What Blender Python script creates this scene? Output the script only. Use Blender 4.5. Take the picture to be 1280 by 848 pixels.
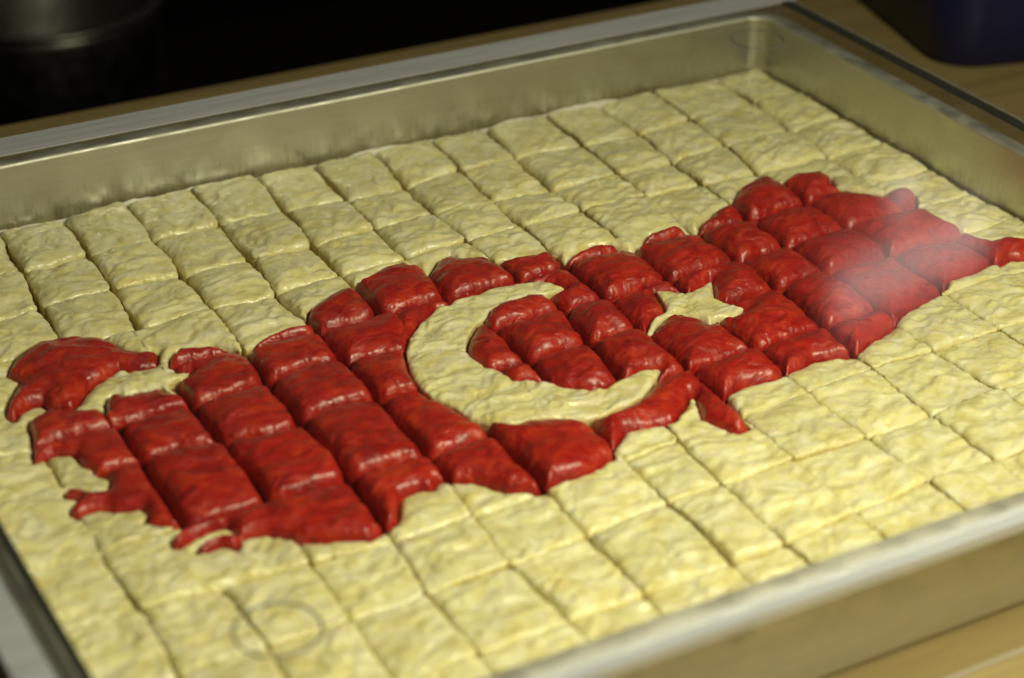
import bpy, math, random
import numpy as np
from mathutils import Matrix, Vector

S = 0.04                       # one cut column of the pastry is about 4 cm
random.seed(7)
scn = bpy.context.scene
for o in list(bpy.data.objects):
    bpy.data.objects.remove(o)

# ------------------------------------------------------------------ camera
FPX, AZ, TL, RO = 2528.759, 0.519, -1.054, -0.015
CAM = np.array([-6.285, -25.612, 12.953])
def _rot(a, b, c):
    rz = lambda t: np.array([[math.cos(t), -math.sin(t), 0], [math.sin(t), math.cos(t), 0], [0, 0, 1]])
    rx = lambda t: np.array([[1, 0, 0], [0, math.cos(t), -math.sin(t)], [0, math.sin(t), math.cos(t)]])
    return rz(c) @ rx(b) @ rz(a)
RW = _rot(AZ, TL, RO)          # world to camera
cam = bpy.data.cameras.new('camera')
cam.sensor_width = 36.0
cam.lens = FPX / 1280 * 36
cam.clip_start = 0.02
cam.clip_end = 50
cam.dof.use_dof = True
cam.dof.focus_distance = 27.3 * S
cam.dof.aperture_fstop = 5.2
cam_o = bpy.data.objects.new('camera', cam)
scn.collection.objects.link(cam_o)
m4 = Matrix([list(r) + [0] for r in RW.T.tolist()] + [[0, 0, 0, 1]])
m4.translation = Vector((CAM * S).tolist())
cam_o.matrix_world = m4
scn.camera = cam_o

# ------------------------------------------------------------------ world, lamps, exposure
w = bpy.data.worlds.new('World')
scn.world = w
w.use_nodes = True
bg = w.node_tree.nodes['Background']
bg.inputs[0].default_value = (1.0, 0.86, 0.62, 1)
bg.inputs[1].default_value = 0.035
scn.view_settings.view_transform = 'Standard'
scn.view_settings.look = 'None'
scn.view_settings.exposure = 0
scn.view_settings.gamma = 1

def lamp(name, loc, target, size, power, col, sy=None, shape='RECTANGLE'):
    l = bpy.data.lights.new(name, 'AREA')
    l.shape = shape
    l.size = size
    l.size_y = sy or size
    l.energy = power
    l.color = col
    o = bpy.data.objects.new(name, l)
    scn.collection.objects.link(o)
    o.location = Vector(loc) * S
    d = (Vector(target) - Vector(loc))
    o.rotation_euler = d.to_track_quat('-Z', 'Y').to_euler()
    return o
# shop lamp in front of the counter, above and to the right of the viewer
lamp('shop_lamp', (9.5, -19.5, 14.5), (3, -11, 0), 0.22, 8.3, (1.0, 0.95, 0.66), 0.22)
# dim ceiling fitting over the counter
lamp('ceiling_lamp', (2, 4, 46), (5, -6, 0), 0.8, 1.7, (1.0, 0.95, 0.70), 0.8)
# faint fluorescent fitting beyond the counter; only its mirror image in the acrylic shows
def strip_lamp(name, a, b, width, power, col):
    a, b = Vector(a), Vector(b)
    c = (a + b) / 2
    l = bpy.data.lights.new(name, 'AREA')
    l.shape = 'RECTANGLE'
    l.size = (b - a).length * S
    l.size_y = width * S
    l.energy = power
    l.color = col
    o = bpy.data.objects.new(name, l)
    scn.collection.objects.link(o)
    zax = (c - Vector((9, -8, 1))).normalized()
    xax = (b - a).normalized()
    yax = zax.cross(xax).normalized()
    xax = yax.cross(zax)
    m = Matrix((xax, yax, zax)).transposed().to_4x4()
    m.translation = c * S
    o.matrix_world = m
strip_lamp('fluorescent_lamp', (33.9, 22.0, 22.0), (39.2, 21.4, 20.5), 1.5, 0.10, (1.0, 0.93, 0.85))
strip_lamp('bulb_lamp', (37.6, 24.2, 20.0), (38.6, 24.1, 19.8), 1.0, 0.016, (1.0, 0.93, 0.85))

# ------------------------------------------------------------------ helpers
def link(name, mesh, mat, parent=None, loc=(0, 0, 0), smooth=True):
    o = bpy.data.objects.new(name, mesh)
    scn.collection.objects.link(o)
    if mat:
        mesh.materials.append(mat)
    o.location = loc
    if parent:
        o.parent = parent
    if smooth:
        mesh.polygons.foreach_set('use_smooth', [True] * len(mesh.polygons))
    return o
def tag(o, label, cat, group=None):
    o['label'] = label
    o['category'] = cat
    if group:
        o['group'] = group
    return o
def empty(name, loc=(0, 0, 0)):
    o = bpy.data.objects.new(name, None)
    scn.collection.objects.link(o)
    o.location = Vector(loc) * S
    return o
def pydata(name, v, f):
    me = bpy.data.meshes.new(name)
    me.from_pydata([tuple(float(c) * S for c in p) for p in v], [], f)
    me.update()
    return me
def nodes(name):
    m = bpy.data.materials.new(name)
    m.use_nodes = True
    nt = m.node_tree
    return m, nt, nt.nodes['Principled BSDF']
def N(nt, kind, **kw):
    n = nt.nodes.new(kind)
    for k, v in kw.items():
        if k.startswith('i_'):
            n.inputs[k[2:].replace('_', ' ')].default_value = v
        else:
            setattr(n, k, v)
    return n
def ramp(nt, src, stops):
    r = nt.nodes.new('ShaderNodeValToRGB')
    e = r.color_ramp.elements
    while len(e) < len(stops):
        e.new(0.5)
    for k, (p, c) in enumerate(stops):
        e[k].position = p
        e[k].color = c if len(c) == 4 else (*c, 1)
    nt.links.new(src, r.inputs[0])
    return r
def pos_scaled(nt, sc):
    g = N(nt, 'ShaderNodeNewGeometry')
    mp = N(nt, 'ShaderNodeMapping')
    mp.inputs['Scale'].default_value = sc
    nt.links.new(g.outputs['Position'], mp.inputs[0])
    return mp.outputs[0]
def noise(nt, vec, scale, detail=4, rough=0.55, dist=0.0):
    n = N(nt, 'ShaderNodeTexNoise')
    n.inputs['Scale'].default_value = scale
    n.inputs['Detail'].default_value = detail
    n.inputs['Roughness'].default_value = rough
    n.inputs['Distortion'].default_value = dist
    nt.links.new(vec, n.inputs['Vector'])
    return n.outputs['Fac']
def bump(nt, h, strength, dist, prev=None):
    b = N(nt, 'ShaderNodeBump')
    b.inputs['Strength'].default_value = strength
    b.inputs['Distance'].default_value = dist
    nt.links.new(h, b.inputs['Height'])
    if prev:
        nt.links.new(prev, b.inputs['Normal'])
    return b.outputs[0]

# ------------------------------------------------------------------ materials
def pastry_mat(name, stops, rough, coat, bstr, tint, sss):
    m, nt, p = nodes(name)
    v = pos_scaled(nt, (1, 1, 1))
    n1 = noise(nt, pos_scaled(nt, (0.8, 1.2, 1)), 95, 4, 0.55, 1.0)
    r1 = ramp(nt, n1, stops)
    # cut faces are a layered, butter-soaked edge
    at = N(nt, 'ShaderNodeAttribute', attribute_name='side')
    mix = N(nt, 'ShaderNodeMix', data_type='RGBA')
    nt.links.new(at.outputs['Fac'], mix.inputs[0])
    nt.links.new(r1.outputs[0], mix.inputs[6])
    mix.inputs[7].default_value = (*tint, 1)
    oi = N(nt, 'ShaderNodeObjectInfo')
    hs = N(nt, 'ShaderNodeHueSaturation')
    mr = N(nt, 'ShaderNodeMapRange')
    mr.inputs[3].default_value = 0.93
    mr.inputs[4].default_value = 1.07
    nt.links.new(oi.outputs['Random'], mr.inputs[0])
    nt.links.new(mr.outputs[0], hs.inputs['Value'])
    nt.links.new(mix.outputs[2], hs.inputs['Color'])
    nt.links.new(hs.outputs[0], p.inputs['Base Color'])
    n2 = noise(nt, v, 90, 4, 0.6)
    rr = ramp(nt, n2, [(0.35, (rough[0],) * 3), (0.65, (rough[1],) * 3)])
    nt.links.new(rr.outputs[0], p.inputs['Roughness'])
    p.inputs['IOR'].default_value = 1.45
    p.inputs['Subsurface Weight'].default_value = sss
    p.inputs['Subsurface Radius'].default_value = (1.0, 0.75, 0.3)
    p.inputs['Subsurface Scale'].default_value = 0.004
    p.inputs['Coat Weight'].default_value = coat
    p.inputs['Coat Roughness'].default_value = 0.28
    # wrinkled leaf relief + fine flake layers
    b1 = bump(nt, noise(nt, pos_scaled(nt, (0.75, 1.15, 1)), 120, 4, 0.5, 1.2), bstr, 0.0030)
    b2 = bump(nt, noise(nt, pos_scaled(nt, (1, 0.6, 1)), 480, 3, 0.6), 0.32, 0.0008, b1)
    if 'red' in name:
        b2 = bump(nt, noise(nt, pos_scaled(nt, (0.35, 1.6, 1)), 420, 4, 0.7, 0.8), 0.22, 0.0010, b2)
    lay = noise(nt, pos_scaled(nt, (0.12, 0.12, 1.0)), 900, 2, 0.5)
    mul = N(nt, 'ShaderNodeMath', operation='MULTIPLY')
    nt.links.new(lay, mul.inputs[0])
    nt.links.new(at.outputs['Fac'], mul.inputs[1])
    b3 = bump(nt, mul.outputs[0], 0.6, 0.0012, b2)
    nt.links.new(b3, p.inputs['Normal'])
    return m
M_CREAM = pastry_mat('cream_filo', [(0.28, (0.66, 0.58, 0.23)), (0.46, (0.76, 0.71, 0.37)), (0.66, (0.83, 0.80, 0.57))],
                     (0.18, 0.44), 0.30, 0.34, (0.72, 0.61, 0.26), 0.40)
M_RED = pastry_mat('red_filo', [(0.28, (0.22, 0.003, 0.003)), (0.5, (0.385, 0.009, 0.004)), (0.70, (0.50, 0.034, 0.006))],
                   (0.24, 0.48), 0.36, 0.44, (0.30, 0.006, 0.006), 0.0)

def metal_mat(name, col, rough, streak=True):
    m, nt, p = nodes(name)
    p.inputs['Metallic'].default_value = 1
    v = pos_scaled(nt, (1, 1, 14))
    n = noise(nt, v, 22, 5, 0.6)
    r = ramp(nt, n, [(0.3, tuple(c * 0.90 for c in col)), (0.7, col)])
    last = r.outputs[0]
    if streak:
        # dried syrup runs on the lower part of the wall
        sv = noise(nt, pos_scaled(nt, (9, 9, 0.9)), 75, 5, 0.8)
        g = N(nt, 'ShaderNodeNewGeometry')
        sx = N(nt, 'ShaderNodeSeparateXYZ')
        nt.links.new(g.outputs['Position'], sx.inputs[0])
        mr = N(nt, 'ShaderNodeMapRange')
        mr.inputs[1].default_value = 0.55 * S
        mr.inputs[2].default_value = 0.0
        mr.inputs[3].default_value = 0.0
        mr.inputs[4].default_value = 0.55
        nt.links.new(sx.outputs['Z'], mr.inputs[0])
        st = ramp(nt, sv, [(0.50, (0, 0, 0)), (0.62, (1, 1, 1))])
        mu = N(nt, 'ShaderNodeMath', operation='MULTIPLY')
        nt.links.new(mr.outputs[0], mu.inputs[0])
        nt.links.new(st.outputs[0], mu.inputs[1])
        mx = N(nt, 'ShaderNodeMix', data_type='RGBA')
        nt.links.new(mu.outputs[0], mx.inputs[0])
        nt.links.new(last, mx.inputs[6])
        mx.inputs[7].default_value = (0.24, 0.22, 0.14, 1)
        last = mx.outputs[2]
    nt.links.new(last, p.inputs['Base Color'])
    rr = ramp(nt, noise(nt, pos_scaled(nt, (1, 1, 1)), 60, 4), [(0.3, (rough * 0.8,) * 3), (0.7, (rough * 1.25,) * 3)])
    nt.links.new(rr.outputs[0], p.inputs['Roughness'])
    nt.links.new(bump(nt, noise(nt, pos_scaled(nt, (0.1, 0.1, 1)), 900, 3), 0.12, 0.0006), p.inputs['Normal'])
    return m
M_TRAY = metal_mat('tray_aluminium', (0.60, 0.60, 0.54), 0.36)
M_OUT = metal_mat('outer_aluminium', (0.74, 0.72, 0.62), 0.55, False)
M_LIP = metal_mat('lip_aluminium', (0.74, 0.735, 0.68), 0.60, False)
M_POT = metal_mat('pot_steel', (0.13, 0.127, 0.11), 0.34, False)

def acrylic(name, frost=0.0, tint=(1, 1, 1), fcol=(0.62, 0.62, 0.58)):
    m = bpy.data.materials.new(name)
    m.use_nodes = True
    nt = m.node_tree
    nt.nodes.clear()
    out = N(nt, 'ShaderNodeOutputMaterial')
    tr = N(nt, 'ShaderNodeBsdfTransparent')
    tr.inputs[0].default_value = (*tint, 1)
    gl = N(nt, 'ShaderNodeBsdfGlossy')
    gl.inputs['Roughness'].default_value = 0.10
    # Schlick reflectance of one surface, the same from either side
    ge = N(nt, 'ShaderNodeNewGeometry')
    dt = N(nt, 'ShaderNodeVectorMath', operation='DOT_PRODUCT')
    nt.links.new(ge.outputs['Normal'], dt.inputs[0])
    nt.links.new(ge.outputs['Incoming'], dt.inputs[1])
    ab = N(nt, 'ShaderNodeMath', operation='ABSOLUTE')
    nt.links.new(dt.outputs['Value'], ab.inputs[0])
    om = N(nt, 'ShaderNodeMath', operation='SUBTRACT')
    om.inputs[0].default_value = 1.0
    nt.links.new(ab.outputs[0], om.inputs[1])
    pw = N(nt, 'ShaderNodeMath', operation='POWER')
    pw.inputs[1].default_value = 5.0
    nt.links.new(om.outputs[0], pw.inputs[0])
    fr = N(nt, 'ShaderNodeMath', operation='MULTIPLY_ADD')
    fr.inputs[1].default_value = 0.96
    fr.inputs[2].default_value = 0.04
    nt.links.new(pw.outputs[0], fr.inputs[0])
    mx = N(nt, 'ShaderNodeMixShader')
    nt.links.new(fr.outputs[0], mx.inputs[0])
    nt.links.new(tr.outputs[0], mx.inputs[1])
    nt.links.new(gl.outputs[0], mx.inputs[2])
    last = mx.outputs[0]
    if frost:
        df = N(nt, 'ShaderNodeBsdfDiffuse')
        df.inputs[0].default_value = (*fcol, 1)
        m2 = N(nt, 'ShaderNodeMixShader')
        n = noise(nt, pos_scaled(nt, (0.15, 3, 1)), 60, 5, 0.7)
        r = ramp(nt, n, [(0.35, (frost * 0.7,) * 3), (0.65, (min(1, frost * 1.2),) * 3)])
        nt.links.new(r.outputs[0], m2.inputs[0])
        nt.links.new(last, m2.inputs[1])
        nt.links.new(df.outputs[0], m2.inputs[2])
        last = m2.outputs[0]
    nt.links.new(last, out.inputs[0])
    return m
M_ACR = acrylic('clear_acrylic', 0.0, (0.985, 0.985, 0.97))
M_EDGE = acrylic('acrylic_sawn_edge', 0.30)
M_BAND = acrylic('acrylic_milky_band', 0.62, fcol=(0.46, 0.48, 0.52))
M_RING = acrylic('acrylic_moulded_ring', 0.34, (0.62, 0.62, 0.60), fcol=(0.26, 0.27, 0.25))

def wood_mat():
    m, nt, p = nodes('counter_wood')
    n = noise(nt, pos_scaled(nt, (0.35, 4, 1)), 14, 6, 0.6, 0.6)
    r = ramp(nt, n, [(0.3, (0.18, 0.13, 0.05)), (0.7, (0.28, 0.21, 0.085))])
    nt.links.new(r.outputs[0], p.inputs['Base Color'])
    p.inputs['Roughness'].default_value = 0.45
    nt.links.new(bump(nt, n, 0.1, 0.001), p.inputs['Normal'])
    return m
M_WOOD = wood_mat()
def plain(name, col, rough, bscale=400):
    m, nt, p = nodes(name)
    n = noise(nt, pos_scaled(nt, (1, 1, 1)), 30, 4)
    r = ramp(nt, n, [(0.3, tuple(c * 0.8 for c in col)), (0.7, col)])
    nt.links.new(r.outputs[0], p.inputs['Base Color'])
    p.inputs['Roughness'].default_value = rough
    nt.links.new(bump(nt, noise(nt, pos_scaled(nt, (1, 1, 1)), bscale, 3), 0.15, 0.0008), p.inputs['Normal'])
    return m
M_NAVY = plain('navy_plastic', (0.004, 0.006, 0.045), 0.42)
M_DARK = plain('dark_back_counter', (0.005, 0.0045, 0.004), 0.9)
for m_ in (M_DARK,):
    m_.node_tree.nodes['Principled BSDF'].inputs['Specular IOR Level'].default_value = 0.05
M_SHADE = plain('shade_black', (0.022, 0.022, 0.018), 0.6)  # near-black colour standing in for shade beside the tray lip
M_FAT = plain('set_white_fat', (0.80, 0.79, 0.70), 0.4)

# ------------------------------------------------------------------ tray, table and cover dimensions (in columns)
XL, XR, YN, YF, H = -2.33, 13.37, -12.63, 0.45, 0.91
FLOOR, TABLE = -0.74, -0.80

def rr_loop(x0, x1, y0, y1, r, n=8):
    pts = []
    for cx, cy, a0 in ((x1 - r, y1 - r, 0), (x0 + r, y1 - r, 90), (x0 + r, y0 + r, 180), (x1 - r, y0 + r, 270)):
        for k in range(n + 1):
            a = math.radians(a0 + 90 * k / n)
            pts.append((cx + r * math.cos(a), cy + r * math.sin(a)))
    # subdivide the straight sides
    out = []
    for i, p in enumerate(pts):
        q = pts[(i + 1) % len(pts)]
        out.append(p)
        L = math.hypot(q[0] - p[0], q[1] - p[1])
        k = int(L / 1.0)
        for j in range(1, k):
            out.append((p[0] + (q[0] - p[0]) * j / k, p[1] + (q[1] - p[1]) * j / k))
    return out
def loft(name, prof, wob=0.0, rad=0.5, close_first=False):
    """prof: list of (offset outward from the inner rim, z)"""
    base = rr_loop(XL, XR, YN, YF, rad)
    cx, cy = (XL + XR) / 2, (YN + YF) / 2
    n = len(base)
    rnd = random.Random(3)
    wz = [rnd.uniform(-1, 1) * wob for _ in range(n)]
    # outward normals of the loop
    nrm = []
    for i in range(n):
        a, b = base[i - 1], base[(i + 1) % n]
        tx, ty = b[0] - a[0], b[1] - a[1]
        l = math.hypot(tx, ty)
        nrm.append((ty / l, -tx / l))
    V, F = [], []
    for off, z in prof:
        for i in range(n):
            V.append((base[i][0] + nrm[i][0] * off, base[i][1] + nrm[i][1] * off, z + wz[i] * (1 if z > 0 else 0)))
    for k in range(len(prof) - 1):
        for i in range(n):
            j = (i + 1) % n
            F.append((k * n + i, k * n + j, (k + 1) * n + j, (k + 1) * n + i))
    if close_first:
        F.append(tuple(range(n))[::-1])
    return pydata(name, V, F)

# ------------------------------------------------------------------ setting
def box(name, x0, x1, y0, y1, z0, z1, mat, parent=None, bev=0.0):
    V = [(x, y, z) for z in (z0, z1) for y in (y0, y1) for x in (x0, x1)]
    F = [(0, 2, 3, 1), (4, 5, 7, 6), (0, 1, 5, 4), (2, 6, 7, 3), (0, 4, 6, 2), (1, 3, 7, 5)]
    me = pydata(name, V, F)
    o = link(name, me, mat, parent, smooth=False)
    if bev:
        b = o.modifiers.new('bevel', 'BEVEL')
        b.width = bev * S
        b.segments = 3
    return o
t = box('table', -26, 44, -26, 5.8, TABLE - 1.0, TABLE, M_WOOD, bev=0.12)
t['kind'] = 'structure'
g = box('floor', -80, 110, -60, 90, -22, -21, M_DARK)
g['kind'] = 'structure'
bk = box('back_shelf', -12, 30, 8.0, 24, -7.6, -7.0, M_DARK, bev=0.1)
bk['kind'] = 'structure'

# ------------------------------------------------------------------ baking tray
tray = empty('baking_tray', ((XL + XR) / 2, (YN + YF) / 2, TABLE))
tag(tray, 'large rectangular aluminium baking tray with flat lip holding the cut pastry', 'tray')
def child(o, par):
    o.parent = par
    o.matrix_parent_inverse = Matrix.Translation(-par.location)
    return o
pan = loft('pan', [(-0.42, FLOOR - 0.012), (-0.16, FLOOR - 0.012), (-0.08, FLOOR + 0.05), (-0.05, -0.4), (-0.03, 0.0), (-0.01, 0.5), (0.0, H - 0.04)], 0.0, 0.32, True)
child(link('pan', pan, M_TRAY), tray)
lip = loft('lip', [(0.0, H - 0.04), (0.006, H - 0.012), (0.02, H), (0.05, H + 0.004), (0.16, H + 0.004), (0.25, H - 0.008), (0.30, H - 0.03), (0.325, H - 0.06), (0.33, H - 0.14), (0.31, H - 0.16), (0.285, H - 0.14), (0.28, H - 0.06), (0.10, H - 0.06)], 0.004, 0.32)
child(link('lip', lip, M_LIP), tray)
ow = loft('outer_wall', [(0.10, H - 0.06), (0.07, H - 0.2), (0.03, 0.0), (0.0, FLOOR + 0.1), (-0.08, TABLE + 0.02), (-0.2, TABLE + 0.001)], 0.0, 0.32)
child(link('outer_wall', ow, M_OUT), tray)

# ------------------------------------------------------------------ acrylic cover
MG = 0.68
cover = empty('acrylic_cover', ((XL + XR) / 2, (YN + YF) / 2, TABLE))
tag(cover, 'clear acrylic box cover standing over the baking tray, rings near its corners', 'cover')
cx0, cx1, cy0, cy1 = XL - MG, XR + 0.76, YN - 0.6, YF + MG
TH = 0.075
ZT = H + 0.03
def panel(name, x0, x1, y0, y1, z0, z1, thin):
    """clear slab with frosted sawn edges; thin = axis of the thickness"""
    V = [(x, y, z) for z in (z0, z1) for y in (y0, y1) for x in (x0, x1)]
    F = [(0, 2, 3, 1), (4, 5, 7, 6), (0, 1, 5, 4), (2, 6, 7, 3), (0, 4, 6, 2), (1, 3, 7, 5)]
    ax = [2, 2, 1, 1, 0, 0]
    me = pydata(name, V, F)
    o = link(name, me, M_ACR, smooth=False)
    me.materials.append(M_EDGE)
    for i, p in enumerate(me.polygons):
        p.material_index = 0 if ax[i] == thin else 1
    b = o.modifiers.new('bevel', 'BEVEL')
    b.width = 0.012 * S
    b.segments = 2
    b.material = 1
    child(o, cover)
    return o
panel('top_panel', cx0, cx1, cy0, cy1, ZT, ZT + TH, 2)
ZB = TABLE + 0.004
panel('side_panel', cx0, cx1, cy0, cy0 + TH, ZB, ZT - 0.004, 1)
panel('side_panel', cx0, cx1, cy1 - TH, cy1, ZB, ZT - 0.004, 1)
panel('side_panel', cx0, cx0 + TH, cy0 + TH + .004, cy1 - TH - .004, ZB, ZT - 0.004, 0)
panel('side_panel', cx1 - TH, cx1, cy0 + TH + .004, cy1 - TH - .004, ZB, ZT - 0.004, 0)
# milky glue-on edging along the two long sides of the lid
for x0_, x1_, y0_, y1_ in ((cx0 + 0.02, cx1 - 0.02, cy1 - 0.60, cy1 - 0.01), (cx0 + 0.40, cx1 - 0.02, cy0 + 0.01, cy0 + 0.24), (cx0 + 0.01, cx0 + 0.36, cy0 + 0.02, cy1 - 0.63)):
    o = box('edge_band', x0_, x1_, y0_, y1_, ZT + TH + 0.003, ZT + TH + 0.02, M_BAND)
    child(o, cover)
strip_o = box('shade_strip', XR + 0.42, XR + 0.60, cy0 + 0.3, cy1 - 0.63, ZT + TH + 0.003, ZT + TH + 0.03, M_SHADE)  # added strip: its black stands in for the dark gap outside the lip
child(strip_o, cover)
strip_o = box('shade_strip', XL - 0.13, XL - 0.03, cy0 + 0.3, cy1 - 0.63, ZT + TH + 0.003, ZT + TH + 0.03, M_SHADE)  # added strip: paints the dark line along the left lip's inner edge as shade
child(strip_o, cover)
def torus(name, R, r, squash, n=48, m=8):
    V, F = [], []
    for i in range(n):
        a = 2 * math.pi * i / n
        for j in range(m):
            b = 2 * math.pi * j / m
            V.append(((R + r * math.cos(b)) * math.cos(a), (R + r * math.cos(b)) * math.sin(a), r * squash * math.sin(b)))
    for i in range(n):
        for j in range(m):
            F.append((i * m + j, ((i + 1) % n) * m + j, ((i + 1) % n) * m + (j + 1) % m, i * m + (j + 1) % m))
    return pydata(name, V, F)
ring = torus('moulded_ring', 0.42, 0.019, 0.6)
for k, (rx, ry) in enumerate(((12.45, -0.68), (-0.55, -0.72), (-0.58, -11.22), (12.45, -11.22))):
    o = bpy.data.objects.new('moulded_ring', ring)
    scn.collection.objects.link(o)
    if k == 0:
        ring.materials.append(M_RING)
        ring.polygons.foreach_set('use_smooth', [True] * len(ring.polygons))
    o.location = Vector((rx, ry, ZT + TH + 0.012)) * S
    child(o, cover)

# ------------------------------------------------------------------ pastry layout
B, MM, KK = 1.127, 0.028, -0.033
AFF = np.array([[1, B * KK], [MM, -B]])
AFI = np.linalg.inv(AFF)
def px(pts, z):
    """picture measurements of the pastry -> points on the tray, at height z"""
    out = []
    for x, y in pts:
        d = RW.T @ np.array([(x - 640) / FPX, -(y - 424) / FPX, -1.0])
        out.append((CAM + d * (z - CAM[2]) / d[2])[:2])
    return np.array(out)
COLS = {-2: [(0, -2.0), (11, -2.0)], -1: [(0, -0.98), (7, -0.97), (7.9, -0.9), (11, -0.92)],
        0: [(0, .09), (2, 0), (5, 0), (8, 0), (9, .05), (11, .04)],
        1: [(0, 1.05), (3, .99), (5, .95), (6.4, 1.04), (10, .97)],
        2: [(0, 1.99), (3.5, 2.02), (5, 1.98), (6.5, 2.05), (7.6, 2.03), (9, 1.9), (10, 1.91)],
        3: [(0, 3.01), (3.2, 2.95), (4, 3.05), (7.4, 3.05), (9, 2.92), (9.7, 3.02), (11, 3.03)],
        4: [(0, 4.03), (2.7, 3.93), (3.9, 3.97), (4.7, 3.92), (8, 3.97), (11, 3.97)],
        5: [(0, 4.97), (2.8, 4.93), (3.2, 5.0), (4.1, 4.97), (5.3, 5.17), (6.4, 5.12), (8.3, 5.09), (9.6, 5.17), (11, 5.06)],
        6: [(0, 6.0), (2.1, 5.89), (3, 5.94), (4.9, 6.22), (5.9, 6.05), (6.6, 5.99), (8.2, 5.88), (11, 5.86)],
        7: [(0, 6.98), (2, 6.85), (9, 6.88), (11, 6.92)],
        8: [(0, 7.97), (2.1, 7.86), (3.6, 7.92), (8.2, 7.92), (9.9, 8.06), (11, 8.08)],
        9: [(0, 9.1), (3.5, 8.96), (4.7, 9.1), (6.2, 9.15), (7.5, 9.0), (10, 9.05)],
        10: [(0, 10.08), (3.4, 9.97), (7.2, 9.99), (8.8, 10.1), (11, 10.1)],
        11: [(0, 11.13), (2.9, 11.0), (6.8, 11.15), (11, 11.14)],
        12: [(0, 12.43), (3.1, 12.3), (4, 12.27), (11, 12.25)]}
ROWS = {1: [(-2, .95), (1, .94), (3, .92), (5, 1.06), (7, .99), (8, .92), (9, 1.07), (10, 1.18), (11, 1.1), (13, 1.04)],
        2: [(-2, 1.9), (1.5, 1.92), (3, 2.06), (5, 2.02), (8, 2.1), (10, 2.16), (13, 2.05)],
        3: [(-2, 2.88), (2, 2.88), (8, 2.9), (10, 2.98), (13, 3.12)],
        4: [(-2, 3.85), (3.5, 4.03), (8, 4.0), (10, 4.12), (13, 4.08)],
        5: [(-2, 4.75), (1.5, 4.9), (2.6, 4.76), (4, 4.97), (6, 5.0), (9, 4.93), (13, 4.9)],
        6: [(-2, 5.6), (.5, 5.58), (1.5, 5.78), (2.6, 5.7), (4, 5.86), (6, 5.88), (10, 5.8), (13, 5.75)],
        7: [(-2, 6.8), (3, 6.94), (8, 6.9), (13, 6.95)],
        8: [(-2, 7.9), (0, 8.0), (2, 8.12), (4, 8.1), (6, 7.95), (9, 7.84), (13, 7.9)],
        9: [(-2, 9.05), (1, 9.1), (3, 9.08), (5, 8.9), (10, 8.9), (13, 8.9)],
        10: [(-2, 10.1), (6, 10.12), (8, 9.96), (13, 10.03)]}
ICOL, IROW = list(range(-3, 13)), list(range(0, 11))

_rs = np.random.RandomState(11)
_perm = np.concatenate([_rs.permutation(256)] * 3)
_ang = _rs.rand(256) * 2 * math.pi
def perlin(x, y, seed=0):
    x = np.asarray(x, float) + seed * 17.31
    y = np.asarray(y, float) + seed * 9.73
    xi, yi = np.floor(x).astype(int), np.floor(y).astype(int)
    fx, fy = x - xi, y - yi
    u, v = fx * fx * fx * (fx * (fx * 6 - 15) + 10), fy * fy * fy * (fy * (fy * 6 - 15) + 10)
    def g(ix, iy, dx, dy):
        h = _ang[_perm[(_perm[ix & 255] + (iy & 255))] & 255]
        return np.cos(h) * dx + np.sin(h) * dy
    a = g(xi, yi, fx, fy)
    b = g(xi + 1, yi, fx - 1, fy)
    c = g(xi, yi + 1, fx, fy - 1)
    d = g(xi + 1, yi + 1, fx - 1, fy - 1)
    return ((a + (b - a) * u) * (1 - v) + (c + (d - c) * u) * v) * 1.5

def poly_sdf(X, Y, P):
    """signed distance, inside positive"""
    d = np.full(X.shape, 1e9)
    ins = np.zeros(X.shape, bool)
    n = len(P)
    for i in range(n):
        ax, ay = P[i]
        bx, by = P[(i + 1) % n]
        ex, ey = bx - ax, by - ay
        wx, wy = X - ax, Y - ay
        tt = np.clip((wx * ex + wy * ey) / (ex * ex + ey * ey + 1e-12), 0, 1)
        d = np.minimum(d, (wx - ex * tt) ** 2 + (wy - ey * tt) ** 2)
        c = (ay > Y) != (by > Y)
        with np.errstate(divide='ignore', invalid='ignore'):
            xs = ax + (Y - ay) * ex / (ey if ey != 0 else 1e-12)
        ins ^= c & (X < xs)
    d = np.sqrt(d)
    return np.where(ins, d, -d)

THRACE = [(6, 460), (14, 446), (23, 436), (44, 421), (83, 413), (127, 416), (153, 428), (176, 432), (198, 431), (198, 449), (179, 453), (161, 455),
          (148, 453), (140, 458), (124, 467), (112, 471), (106, 481), (96, 492), (91, 500), (62, 500), (52, 490), (38, 494), (23, 503), (16, 512), (5, 507), (8, 497), (23, 468)]
MAP_FAR = [(37, 511), (59, 501), (94, 501), (125, 501), (131, 506), (128, 494), (132, 485), (144, 481), (158, 484), (165, 479), (200, 473), (212, 480), (223, 481),
           (210, 473), (212, 466), (229, 462), (239, 453), (223, 455), (210, 450), (209, 442), (220, 429), (265, 423), (293, 427), (300, 430), (330, 412), (359, 402), (382, 398),
           (384, 379), (403, 366), (426, 355), (447, 354), (443, 345), (455, 342), (476, 329), (502, 320), (517, 323), (535, 329), (546, 314), (564, 308), (574, 311), (603, 312),
           (618, 315), (640, 312), (692, 304), (697, 305), (707, 315), (718, 306), (736, 298), (762, 295), (790, 304), (801, 295), (809, 285), (835, 276), (848, 275), (863, 282),
           (871, 281), (876, 269), (894, 254), (915, 245), (924, 229), (941, 218), (961, 215), (978, 220), (988, 212), (1025, 210), (1041, 215), (1045, 227), (1065, 232),
           (1105, 237), (1115, 232), (1129, 229), (1146, 234), (1149, 244), (1146, 256), (1159, 257), (1186, 269), (1213, 284), (1233, 291), (1253, 288), (1280, 289), (1312, 296)]
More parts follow.
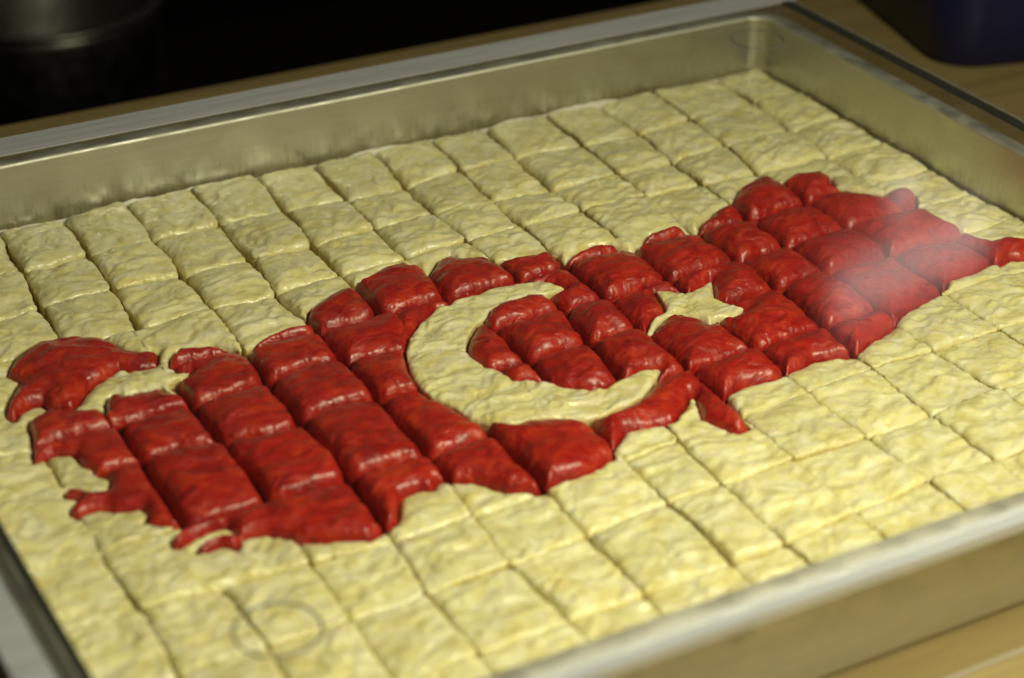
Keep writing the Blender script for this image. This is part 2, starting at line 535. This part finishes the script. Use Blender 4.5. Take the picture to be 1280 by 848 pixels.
MAP_NEAR = [(1306, 312), (1280, 319), (1263, 319), (1250, 326), (1213, 340), (1186, 348), (1184, 357), (1125, 390), (1119, 403), (1109, 412), (1085, 427), (1070, 442),
            (1052, 444), (1018, 447), (991, 460), (969, 473), (929, 480), (907, 491), (926, 515), (939, 534), (922, 540), (896, 528), (877, 521), (873, 506), (869, 492), (864, 491),
            (856, 508), (844, 526), (820, 529), (782, 536), (767, 558), (768, 571), (757, 575), (736, 589), (700, 599), (685, 608), (672, 611), (653, 609), (632, 610), (611, 601),
            (590, 596), (566, 597), (546, 600), (541, 609), (524, 609), (500, 617), (497, 648), (470, 665), (463, 671), (439, 671), (401, 674), (378, 673), (354, 667), (331, 665),
            (307, 668), (301, 672), (297, 687), (289, 682), (275, 680), (255, 687), (241, 687), (255, 674), (275, 668), (296, 667), (283, 656), (260, 661), (241, 670), (226, 680), (215, 682),
            (212, 674), (226, 663), (236, 655), (198, 658), (178, 653), (185, 641), (175, 634), (158, 636), (142, 637), (130, 634), (113, 636), (98, 643), (86, 640), (86, 633), (99, 621),
            (79, 619), (79, 609), (91, 607), (113, 613), (133, 609), (137, 600), (133, 595), (117, 590), (116, 584), (102, 579), (92, 565), (68, 565), (40, 572), (38, 539), (34, 525)]
CRESC_OUT = [(706, 358), (681, 350.6), (658, 353), (634, 356.5), (615, 359), (599, 366), (568, 376), (562, 381), (546, 384), (525, 402), (512, 420), (507, 438), (512, 462), (525, 480),
             (541, 493), (568, 502), (587, 515), (613, 522), (639, 525), (660, 519), (680, 517), (705, 516), (733, 516), (752, 512), (785, 500), (804, 489), (816, 474), (827, 458)]
CRESC_IN = [(809, 460), (771, 477), (757, 484), (736, 485), (705, 483), (691, 478), (667, 476), (641, 477), (618, 460), (608, 456), (587, 441), (582, 434), (584, 420), (591, 401), (599, 392),
            (608, 388), (611, 382), (622, 375), (634, 371), (658, 361), (681, 359.3)]
STAR = [(820, 360), (861, 362), (890, 345), (894, 368), (931, 381), (918, 390), (895, 391), (889, 398), (874, 390), (855, 387), (835, 387), (823, 397), (816, 408), (809, 408), (813, 396), (819, 389), (833, 382), (832, 376)]
P_THR = px(THRACE, 0.10)
P_MAP = np.concatenate([px(MAP_FAR, 0.13), px(MAP_NEAR, 0.03)])
P_CRE = np.concatenate([px(CRESC_OUT[:13], 0.04), px(CRESC_OUT[13:15], 0.08), px(CRESC_OUT[15:-1], 0.09), px(CRESC_OUT[-1:], 0.06),
                        px(CRESC_IN[:9], 0.03), px(CRESC_IN[9:13], 0.08), px(CRESC_IN[13:], 0.13)])
P_STA = np.concatenate([px(STAR[:5], 0.06), px(STAR[5:13], 0.08), px(STAR[13:], 0.08)])

def smin(a, b, k):
    h = np.clip(0.5 + 0.5 * (b - a) / k, 0, 1)
    return b + (a - b) * h - k * h * (1 - h)
def warp(X, Y):
    """hand-cut unevenness of every edge"""
    return (X + 0.022 * perlin(X * 2.1, Y * 2.1, 1) + 0.013 * perlin(X * 7, Y * 7, 2) + 0.009 * perlin(X * 19, Y * 19, 6),
            Y + 0.022 * perlin(X * 2.1, Y * 2.1, 3) + 0.013 * perlin(X * 7, Y * 7, 4) + 0.009 * perlin(X * 19, Y * 19, 8))
def cell_sdf(i, j, X, Y, gc, gr, k, opened=''):
    u = AFI[0, 0] * X + AFI[0, 1] * Y
    v = AFI[1, 0] * X + AFI[1, 1] * Y
    def col(c):
        q = np.array(COLS[c])
        return np.interp(v, q[:, 0], q[:, 1])
    def row(r):
        q = np.array(ROWS[r])
        # rows were cut one column strip at a time, so they step a little between strips
        st = 0.05 * math.sin(i * 12.9 + r * 4.7)
        return np.interp(u, q[:, 0], q[:, 1]) + st
    gc = gc * np.clip(0.9 + 1.2 * perlin(X * 1.2, Y * 1.2, 51), 0.25, 1.8)
    L = (u - col(i)) - gc if i in COLS else X - (XL + 0.02)
    R = (col(i + 1) - u) - gc if (i + 1) in COLS else (XR - 0.10) - X
    T = (v - row(j)) * B - gr if j in ROWS else (YF - 0.11 + 0.03 * np.sin(i * 2.3)) - Y
    D = (row(j + 1) - v) * B - gr if (j + 1) in ROWS else Y - (YN + 0.06)
    # a side that was never cut through stays open to its neighbour
    L, R, T, D = (q + 0.35 if c in opened else q for q, c in zip((L, R, T, D), 'LRTD'))
    # nothing crosses the tray walls
    wall = np.minimum(np.minimum(X - (XL + 0.10), XR - 0.08 - X), np.minimum(Y - (YN + 0.08), YF - 0.07 - Y))
    return np.minimum(smin(smin(L, R, k), smin(T, D, k), k), wall)
GS = 0.03
_gx, _gy = np.arange(XL - 0.3, XR + 0.4, GS), np.arange(YN - 0.3, YF + 0.4, GS)
_GX, _GY = np.meshgrid(_gx, _gy)
FIELD = [poly_sdf(_GX, _GY, P).astype(np.float32) for P in (P_MAP, P_THR, P_CRE, P_STA)]
def regions(X, Y):
    a = np.clip((np.asarray(X) - _gx[0]) / GS, 0, len(_gx) - 1.001)
    b = np.clip((np.asarray(Y) - _gy[0]) / GS, 0, len(_gy) - 1.001)
    i, j = a.astype(int), b.astype(int)
    a, b = a - i, b - j
    return [(D[j, i] * (1 - a) + D[j, i + 1] * a) * (1 - b) + (D[j + 1, i] * (1 - a) + D[j + 1, i + 1] * a) * b for D in FIELD]
def class_sdf(cls, X, Y):
    m, t_, c, s = regions(X, Y)
    jag = 0.010 * perlin(X * 16, Y * 16, 5)
    if cls == 'red':
        return np.minimum(np.minimum(m, -c), np.minimum(-s, -t_ - 0.02)) - 0.003 + jag
    if cls == 'cream':
        return np.minimum(-m, -t_) - 0.010 + jag
    if cls == 'thrace':
        return t_ - 0.010 + jag
    if cls == 'crescent':
        return c - 0.004 + jag * 0.5
    return s - 0.002 + jag * 0.2

def ridged(x, y, s):
    return 1 - np.abs(perlin(x, y, s))
def relief(X, Y, sd):
    wx = X + 0.20 * perlin(X * 1.7, Y * 1.7, 20 + sd)
    wy = Y + 0.20 * perlin(X * 1.7, Y * 1.7, 21 + sd)
    a = 0.6 * perlin(wx * 1.3, wy * 1.9, 22 + sd) + 0.5 * np.tanh(3.2 * perlin(wx * 1.8, wy * 3.3, 25 + sd))
    b = 0.55 * np.tanh(2.6 * perlin(wx * 4.0, wy * 6.2, 23 + sd)) + 0.5 * (ridged(wx * 3.1, wy * 4.3, 26 + sd) ** 4 - 0.35)
    c = perlin(wx * 6.5, wy * 8.5, 24 + sd) + 0.5 * perlin(wx * 14, wy * 17, 27)
    return a, b, c

def make_piece(name, cls, sdf, x0, x1, y0, y1, mat, comp_pt=None, base=0.0, tilt=(0, 0), sd=0, HG=0.028):
    nx, ny = int((x1 - x0) / HG) + 3, int((y1 - y0) / HG) + 3
    gx, gy = x0 - HG + HG * np.arange(nx), y0 - HG + HG * np.arange(ny)
    X, Y = np.meshgrid(gx, gy)
    f = sdf(X, Y)
    ok = f > -0.55 * HG
    if comp_pt is not None:
        # keep only the connected patch holding comp_pt
        i0, j0 = int(round((comp_pt[1] - gy[0]) / HG)), int(round((comp_pt[0] - gx[0]) / HG))
        keep = np.zeros_like(ok)
        st = [(i0, j0)]
        keep[i0, j0] = True
        while st:
            a, b = st.pop()
            for da, db in ((1, 0), (-1, 0), (0, 1), (0, -1)):
                p, q = a + da, b + db
                if 0 <= p < ny and 0 <= q < nx and ok[p, q] and not keep[p, q]:
                    keep[p, q] = True
                    st.append((p, q))
        ok = keep
    quad = ok[:-1, :-1] & ok[1:, :-1] & ok[:-1, 1:] & ok[1:, 1:]
    if quad.sum() < 12:
        return None
    idx = np.arange(nx * ny).reshape(ny, nx)
    qi = np.stack([idx[:-1, :-1][quad], idx[:-1, 1:][quad], idx[1:, 1:][quad], idx[1:, :-1][quad]], 1)
    used, inv = np.unique(qi, return_inverse=True)
    F = inv.reshape(-1, 4)
    px_, py_ = X.ravel()[used].copy(), Y.ravel()[used].copy()
    e = np.concatenate([F[:, [0, 1]], F[:, [1, 2]], F[:, [2, 3]], F[:, [3, 0]]])
    key = np.sort(e, 1)
    code = key[:, 0].astype(np.int64) * 10000000 + key[:, 1]
    uq, first, cnt = np.unique(code, return_index=True, return_counts=True)
    be = e[first[cnt == 1]]
    bv = np.unique(be)
    # snap the border onto the true outline
    eps = 0.006
    for it in range(3):
        fx, fy = px_[bv], py_[bv]
        f0 = sdf(fx, fy)
        gxx = (sdf(fx + eps, fy) - sdf(fx - eps, fy)) / (2 * eps)
        gyy = (sdf(fx, fy + eps) - sdf(fx, fy - eps)) / (2 * eps)
        g2 = np.maximum(gxx ** 2 + gyy ** 2, 0.15)
        mv = np.clip(f0 / g2, -0.8 * HG, 0.8 * HG) if it == 0 else np.clip(f0 / g2, -0.3 * HG, 0.3 * HG)
        px_[bv] -= gxx * mv * 0.9
        py_[bv] -= gyy * mv * 0.9
    gl = np.sqrt(np.maximum(gxx ** 2 + gyy ** 2, 1e-6))
    outx, outy = -gxx / gl, -gyy / gl
    d = np.maximum(sdf(px_, py_), 0)
    d[bv] = 0
    a, b, c = relief(px_, py_, sd)
    cxm, cym = px_.mean(), py_.mean()
    edge = 1 - np.exp(-d / 0.05)
    dr = min(1.0, max(0.0, (cxm - 2.5) / 4.0))          # rounder pillows towards the star end
    drop = np.clip(0.75 + 1.1 * perlin(px_ * 0.9, py_ * 0.9, 50), 0.6 if cym > -4.6 else 0.2, 1.4)      # some cuts have closed up again
    dome = 0.085 if cym > -4.6 else 0.03
    if cls == 'red':
        z = -0.12 + 0.10 * np.sqrt(np.clip(d / 0.06, 0, 1)) + (0.145 + 0.075 * dr) * (1 - np.exp(-d / (0.09 + 0.09 * dr))) + 0.030 * a * edge + 0.013 * b * edge + 0.007 * c
    elif cls == 'thrace':
        z = -0.08 + 0.08 * np.sqrt(np.clip(d / 0.05, 0, 1)) + 0.16 * (1 - np.exp(-d / 0.16)) + 0.04 * a * edge + 0.014 * b * edge + 0.007 * c
    else:
        z = (dome - 0.015) - drop * (0.04 * (1 - np.sqrt(np.clip(d / 0.05, 0, 1))) + dome * np.exp(-d / 0.16)) + 0.036 * a * edge + 0.022 * b * edge + 0.015 * c
    z = z + base + tilt[0] * (px_ - cxm) + tilt[1] * (py_ - cym)
    n = len(px_)
    V = [np.stack([px_, py_, z], 1)]
    side = [np.zeros(n)]
    loc = {int(q): k for k, q in enumerate(bv)}
    bi = np.array([[loc[int(p)], loc[int(q)]] for p, q in be])
    nb = len(bv)
    zt = z[bv]
    Fs = [F]
    prev = bv
    rings = [0.04, 0.09, 0.15, 0.22, 0.30, 0.42, None]
    for r, dep in enumerate(rings):
        zz = np.maximum(zt - dep, FLOOR) if dep is not None else np.full(nb, FLOOR)
        o_ = 0.006 * perlin(px_[bv] * 3 + r * 5.3, py_[bv] * 3 + r * 2.1, 30) + 0.004 * ((r % 2) * 2 - 1) - 0.004
        V.append(np.stack([px_[bv] + outx * o_, py_[bv] + outy * o_, zz], 1))
        side.append(np.ones(nb))
        cur = n + r * nb + np.arange(nb)
        Fs.append(np.stack([prev[bi[:, 1]], prev[bi[:, 0]], cur[bi[:, 0]], cur[bi[:, 1]]], 1))
        prev = cur
    V = np.concatenate(V)
    Fs = np.concatenate(Fs)
    me = bpy.data.meshes.new(name)
    o0 = np.array([cxm, cym, FLOOR])
    me.vertices.add(len(V))
    me.vertices.foreach_set('co', ((V - o0) * S).ravel())
    me.loops.add(Fs.size)
    me.loops.foreach_set('vertex_index', Fs.ravel().astype(np.int32))
    me.polygons.add(len(Fs))
    me.polygons.foreach_set('loop_start', np.arange(0, Fs.size, 4, dtype=np.int32))
    me.update(calc_edges=True)
    at = me.attributes.new('side', 'FLOAT', 'POINT')
    at.data.foreach_set('value', np.concatenate(side).astype(np.float32))
    return link(name, me, mat, None, Vector(o0.tolist()) * S)

# ---- which patch of which cell is which piece
HC = 0.05
def patches(i, j):
    u0, v0 = i, j
    cs = [AFF @ np.array([a, b]) for a in (i - 0.7, i + 1.7) for b in (j - 0.4, j + 1.6)]
    x0, x1 = min(c[0] for c in cs), max(c[0] for c in cs)
    y0, y1 = min(c[1] for c in cs), max(c[1] for c in cs)
    x0, x1, y0, y1 = max(x0, XL), min(x1, XR), max(y0, YN), min(y1, YF)
    X, Y = np.meshgrid(np.arange(x0, x1, HC), np.arange(y0, y1, HC))
    WX, WY = warp(X, Y)
    fc = cell_sdf(i, j, WX, WY, 0.0, 0.0, 0.02)
    res = []
    for cls in ('red', 'cream'):
        mask = np.minimum(fc, class_sdf(cls, X, Y)) > 0
        seen = np.zeros_like(mask)
        for a, b in np.argwhere(mask):
            if seen[a, b]:
                continue
            st, cells = [(a, b)], []
            seen[a, b] = True
            while st:
                p, q = st.pop()
                cells.append((p, q))
                for da, db in ((1, 0), (-1, 0), (0, 1), (0, -1)):
                    s_, t_ = p + da, q + db
                    if 0 <= s_ < mask.shape[0] and 0 <= t_ < mask.shape[1] and mask[s_, t_] and not seen[s_, t_]:
                        seen[s_, t_] = True
                        st.append((s_, t_))
            c = np.array(cells)
            res.append(dict(cls=cls, i=i, j=j, area=len(c) * HC * HC, xs=X[c[:, 0], c[:, 1]], ys=Y[c[:, 0], c[:, 1]], parts=None))
    return res
PAT = []
for i in ICOL:
    for j in IROW:
        PAT += patches(i, j)
# slivers stay with the bigger neighbour they were cut from
PAT.sort(key=lambda p: p['area'])
alive = {id(p): p for p in PAT}
for p in PAT:
    p['members'] = [(p['i'], p['j'])]
    p['pts'] = np.stack([p['xs'], p['ys']], 1)
for p in PAT:
    lim = 0.15 if p['cls'] == 'red' else 0.24
    if p['area'] >= lim:
        continue
    best, bn = None, 0
    for q in PAT:
        if q is p or id(q) not in alive or q['cls'] != p['cls']:
            continue
        if max(abs(q['i'] - p['i']), abs(q['j'] - p['j'])) > 2:
            continue
        dd = np.abs(p['pts'][:, None, :] - q['pts'][None, :, :]).max(2)
        cnt = int((dd.min(1) < 1.6 * HC).sum())
        if cnt > bn:
            best, bn = q, cnt
    if best is None:
        continue
    best['members'] += p['members']
    best['pts'] = np.concatenate([best['pts'], p['pts']])
    best['area'] += p['area']
    del alive[id(p)]
def merge_at(pts):
    w_ = px(pts, 0.08)
    got = []
    for p in PAT:
        if id(p) in alive and p['cls'] == 'red' and any(np.abs(p['pts'] - q).max(1).min() < 0.05 for q in w_):
            got.append(p)
    got.sort(key=lambda p: -p['area'])
    for p in got[1:]:
        got[0]['members'] += p['members']
        got[0]['pts'] = np.concatenate([got[0]['pts'], p['pts']])
        got[0]['area'] += p['area']
        del alive[id(p)]
merge_at([(765, 528), (790, 512), (815, 500), (842, 480), (865, 470), (885, 480)])     # the band under the crescent runs on uncut
merge_at([(290, 655), (330, 650), (380, 640), (420, 640), (450, 640)])
PIECES = [p for p in PAT if id(p) in alive and p['area'] > 0.012]

ORD = ['first', 'second', 'third', 'fourth', 'fifth', 'sixth', 'seventh', 'eighth', 'ninth', 'tenth', 'eleventh', 'twelfth', 'thirteenth', 'fourteenth', 'fifteenth', 'sixteenth']
def describe(p):
    x, y = p['pts'].mean(0)
    mm, tt_, cc_, ss_ = regions(p['pts'][:, 0], p['pts'][:, 1])
    st, cr = np.abs(ss_).min(), np.abs(cc_).min()
    cin = px([(690, 420)], 0.0)[0]
    # counted from the two tray walls that meet at the corner between pot and crate
    where = f"{ORD[p['j']]} row from pot-side wall, {ORD[12 - p['i']]} column from crate-side wall"
    if p['cls'] == 'red':
        if math.hypot(x - cin[0], y - cin[1]) < 1.75 and cr < 1.4 and (x < px([(835, 420)], 0)[0][0]):
            return f'red baklava piece inside crescent, {where}', 'red pieces inside the crescent'
        if st < 0.12:
            return f'red baklava piece touching star, {where}', 'red pieces around the star'
        if cr < 0.12:
            return f'red baklava piece around crescent, {where}', 'red pieces around the crescent'
        if mm.min() > 0.14:
            return f'domed red baklava square, {where}', 'inner red squares'
        if p['area'] < 0.35:
            return f'small red baklava scrap, {where}', 'red scraps at the outline'
        return f'edge-trimmed red baklava piece, {where}', 'red pieces along the outline'
    if np.abs(mm).min() < 0.13 or np.abs(tt_).min() < 0.13:
        return f'red-bordered cream baklava piece, {where}', 'cream pieces trimmed along the red border'
    return f'whole cream baklava square, {where}', 'whole cream squares'

SEEN = {}
rng = random.Random(5)
for k, p in enumerate(PIECES):
    cls = p['cls']
    mem = p['members']
    red = cls == 'red'
    gc, gr, kr = (0.026, 0.018, 0.13) if red else ((0.028, 0.008, 0.09) if p['pts'][:, 1].mean() > -4.6 else (0.009, 0.003, 0.06))
    ms = set(mem)
    side_of = {m: ''.join(c for c, d in (('L', (-1, 0)), ('R', (1, 0)), ('T', (0, -1)), ('D', (0, 1))) if (m[0] + d[0], m[1] + d[1]) in ms) for m in ms}
    def sdf(X, Y, side_of=side_of, cls=cls, gc=gc, gr=gr, kr=kr):
        WX, WY = warp(X, Y)
        f = np.max([cell_sdf(i, j, WX, WY, gc, gr, kr if not op else 0.03, op) for (i, j), op in side_of.items()], 0)
        return smin(f, class_sdf(cls, X, Y), 0.03)
    x0, y0 = p['pts'].min(0) - 0.08
    x1, y1 = p['pts'].max(0) + 0.08
    c = p['pts'].mean(0)
    f = sdf(p['pts'][:, 0], p['pts'][:, 1])
    cp = p['pts'][int(np.argmax(f))]
    base = rng.uniform(-0.03, 0.03) if red else rng.uniform(-0.022, 0.022)
    tl = (rng.uniform(-0.035, 0.035), rng.uniform(-0.045, 0.03))
    o = make_piece('red_baklava_piece' if red else 'cream_baklava_piece', cls, sdf, x0, x1, y0, y1, M_RED if red else M_CREAM, cp, base, tl, k % 5, 0.022 if red else 0.026)
    if o:
        lab, grp = describe(p)
        if lab in SEEN:                                   # two patches of one cell: the sliver and the main piece
            SEEN[lab]['label'] = lab.replace('baklava', 'baklava sliver').replace(' piece', '').replace(' square', '').replace(' scrap', '')
        SEEN[lab] = tag(o, lab, 'baklava', grp)

def whole(name, cls, P, mat, base, label):
    x0, y0 = P.min(0) - 0.1
    x1, y1 = P.max(0) + 0.1
    o = make_piece(name, cls, lambda X, Y: class_sdf(cls, X, Y), x0, x1, y0, y1, mat, None, base, HG=0.016)
    tag(o, label, 'baklava')
    return o
whole('crescent_pastry', 'crescent', P_CRE, M_CREAM, 0.04, 'cream pastry crescent set into the red pieces')
whole('star_pastry', 'star', P_STA, M_CREAM, 0.02, 'small cream pastry star set among the red pieces')
whole('red_baklava_block', 'thrace', P_THR, M_RED, 0.0, 'separate ragged red pastry block across the cream strait from the main red shape')

# ------------------------------------------------------------------ set white fat between pastry and tray wall
V, F = [], []
rnd = random.Random(9)
n = 150
for i in range(n + 1):
    x = XL + 0.2 + (XR - XL - 0.4) * i / n
    a = max(0.0, float(perlin(x * 1.1, 3.3, 40)) * 0.16 + 0.015 + rnd.uniform(-0.02, 0.02))
    y = YF - 0.055
    for dy, dz in ((0.02, 0.02 + a * 0.6), (-0.02, a * 0.5 - 0.02), (-0.05, -0.05), (-0.09, -0.16)):
        V.append((x, y + dy, -0.10 + dz))
for i in range(n):
    for k in range(3):
        F.append((i * 4 + k, i * 4 + k + 1, i * 4 + k + 5, i * 4 + k + 4))
fat = link('set_fat', pydata('set_fat', V, F), M_FAT)
tag(fat, 'thin line of set white fat along the pot-side tray wall', 'fat')
fat['kind'] = 'stuff'

# ------------------------------------------------------------------ navy crate on the table
def ring_loft(name, rings, n, cap_last=True, cap_first=True):
    V = [p for r in rings for p in r]
    F = []
    for k in range(len(rings) - 1):
        for i in range(n):
            j = (i + 1) % n
            F.append((k * n + i, k * n + j, (k + 1) * n + j, (k + 1) * n + i))
    if cap_first:
        F.append(tuple(range(n))[::-1])
    if cap_last:
        F.append(tuple((len(rings) - 1) * n + i for i in range(n)))
    return pydata(name, V, F)
crate = empty('plastic_crate', (20.9, 2.6, TABLE))
tag(crate, 'navy blue plastic crate with rounded corners standing on the wooden counter', 'crate')
def rect(w_, d_, r, z):
    return [(x, y, z) for x, y in rr_loop(-w_, w_, -d_, d_, r, 8)]
n = len(rect(2.9, 3.2, .8, 0))
def rect_n(w_, d_, r, z):
    q = rect(2.9, 3.2, .8, 0)
    return [(x * w_ / 2.9, y * d_ / 3.2, z) for x, y, _ in q]
body = ring_loft('crate_body', [rect_n(2.78, 3.08, .8, 0.0), rect_n(2.88, 3.18, .8, 0.08), rect_n(2.95, 3.25, .8, 1.0), rect_n(3.15, 3.45, .8, 5.6), rect_n(3.05, 3.35, .8, 5.6), rect_n(2.82, 3.12, .8, .25)], n)
link('crate_body', body, M_NAVY, crate)
rim = ring_loft('crate_rim', [rect_n(3.16, 3.46, .8, 5.25), rect_n(3.32, 3.62, .8, 5.27), rect_n(3.34, 3.64, .8, 5.62), rect_n(3.05, 3.35, .8, 5.64)], n, False, False)
link('crate_rim', rim, M_NAVY, crate)
crate.rotation_euler = (0, 0, math.radians(-14))

# ------------------------------------------------------------------ steel pot behind the counter
pot = empty('steel_pot', (5.9, 17.3, -7.0))
tag(pot, 'dim stainless steel stock pot standing in the dark behind the counter', 'pot')
def circ(r, z, n=64):
    return [(r * math.cos(2 * math.pi * i / n), r * math.sin(2 * math.pi * i / n), z) for i in range(n)]
pb = ring_loft('pot_body', [circ(2.5, 0), circ(2.6, .12), circ(2.6, 3.7), circ(2.6, 4.0), circ(2.54, 4.0), circ(2.54, 0.3)], 64)
link('pot_body', pb, M_POT, pot)
pr = ring_loft('pot_rim', [circ(2.61, 3.9), circ(2.72, 3.92), circ(2.75, 4.0), circ(2.72, 4.08), circ(2.53, 4.06), circ(2.53, 3.9)], 64, False, False)
link('pot_rim', pr, M_POT, pot)
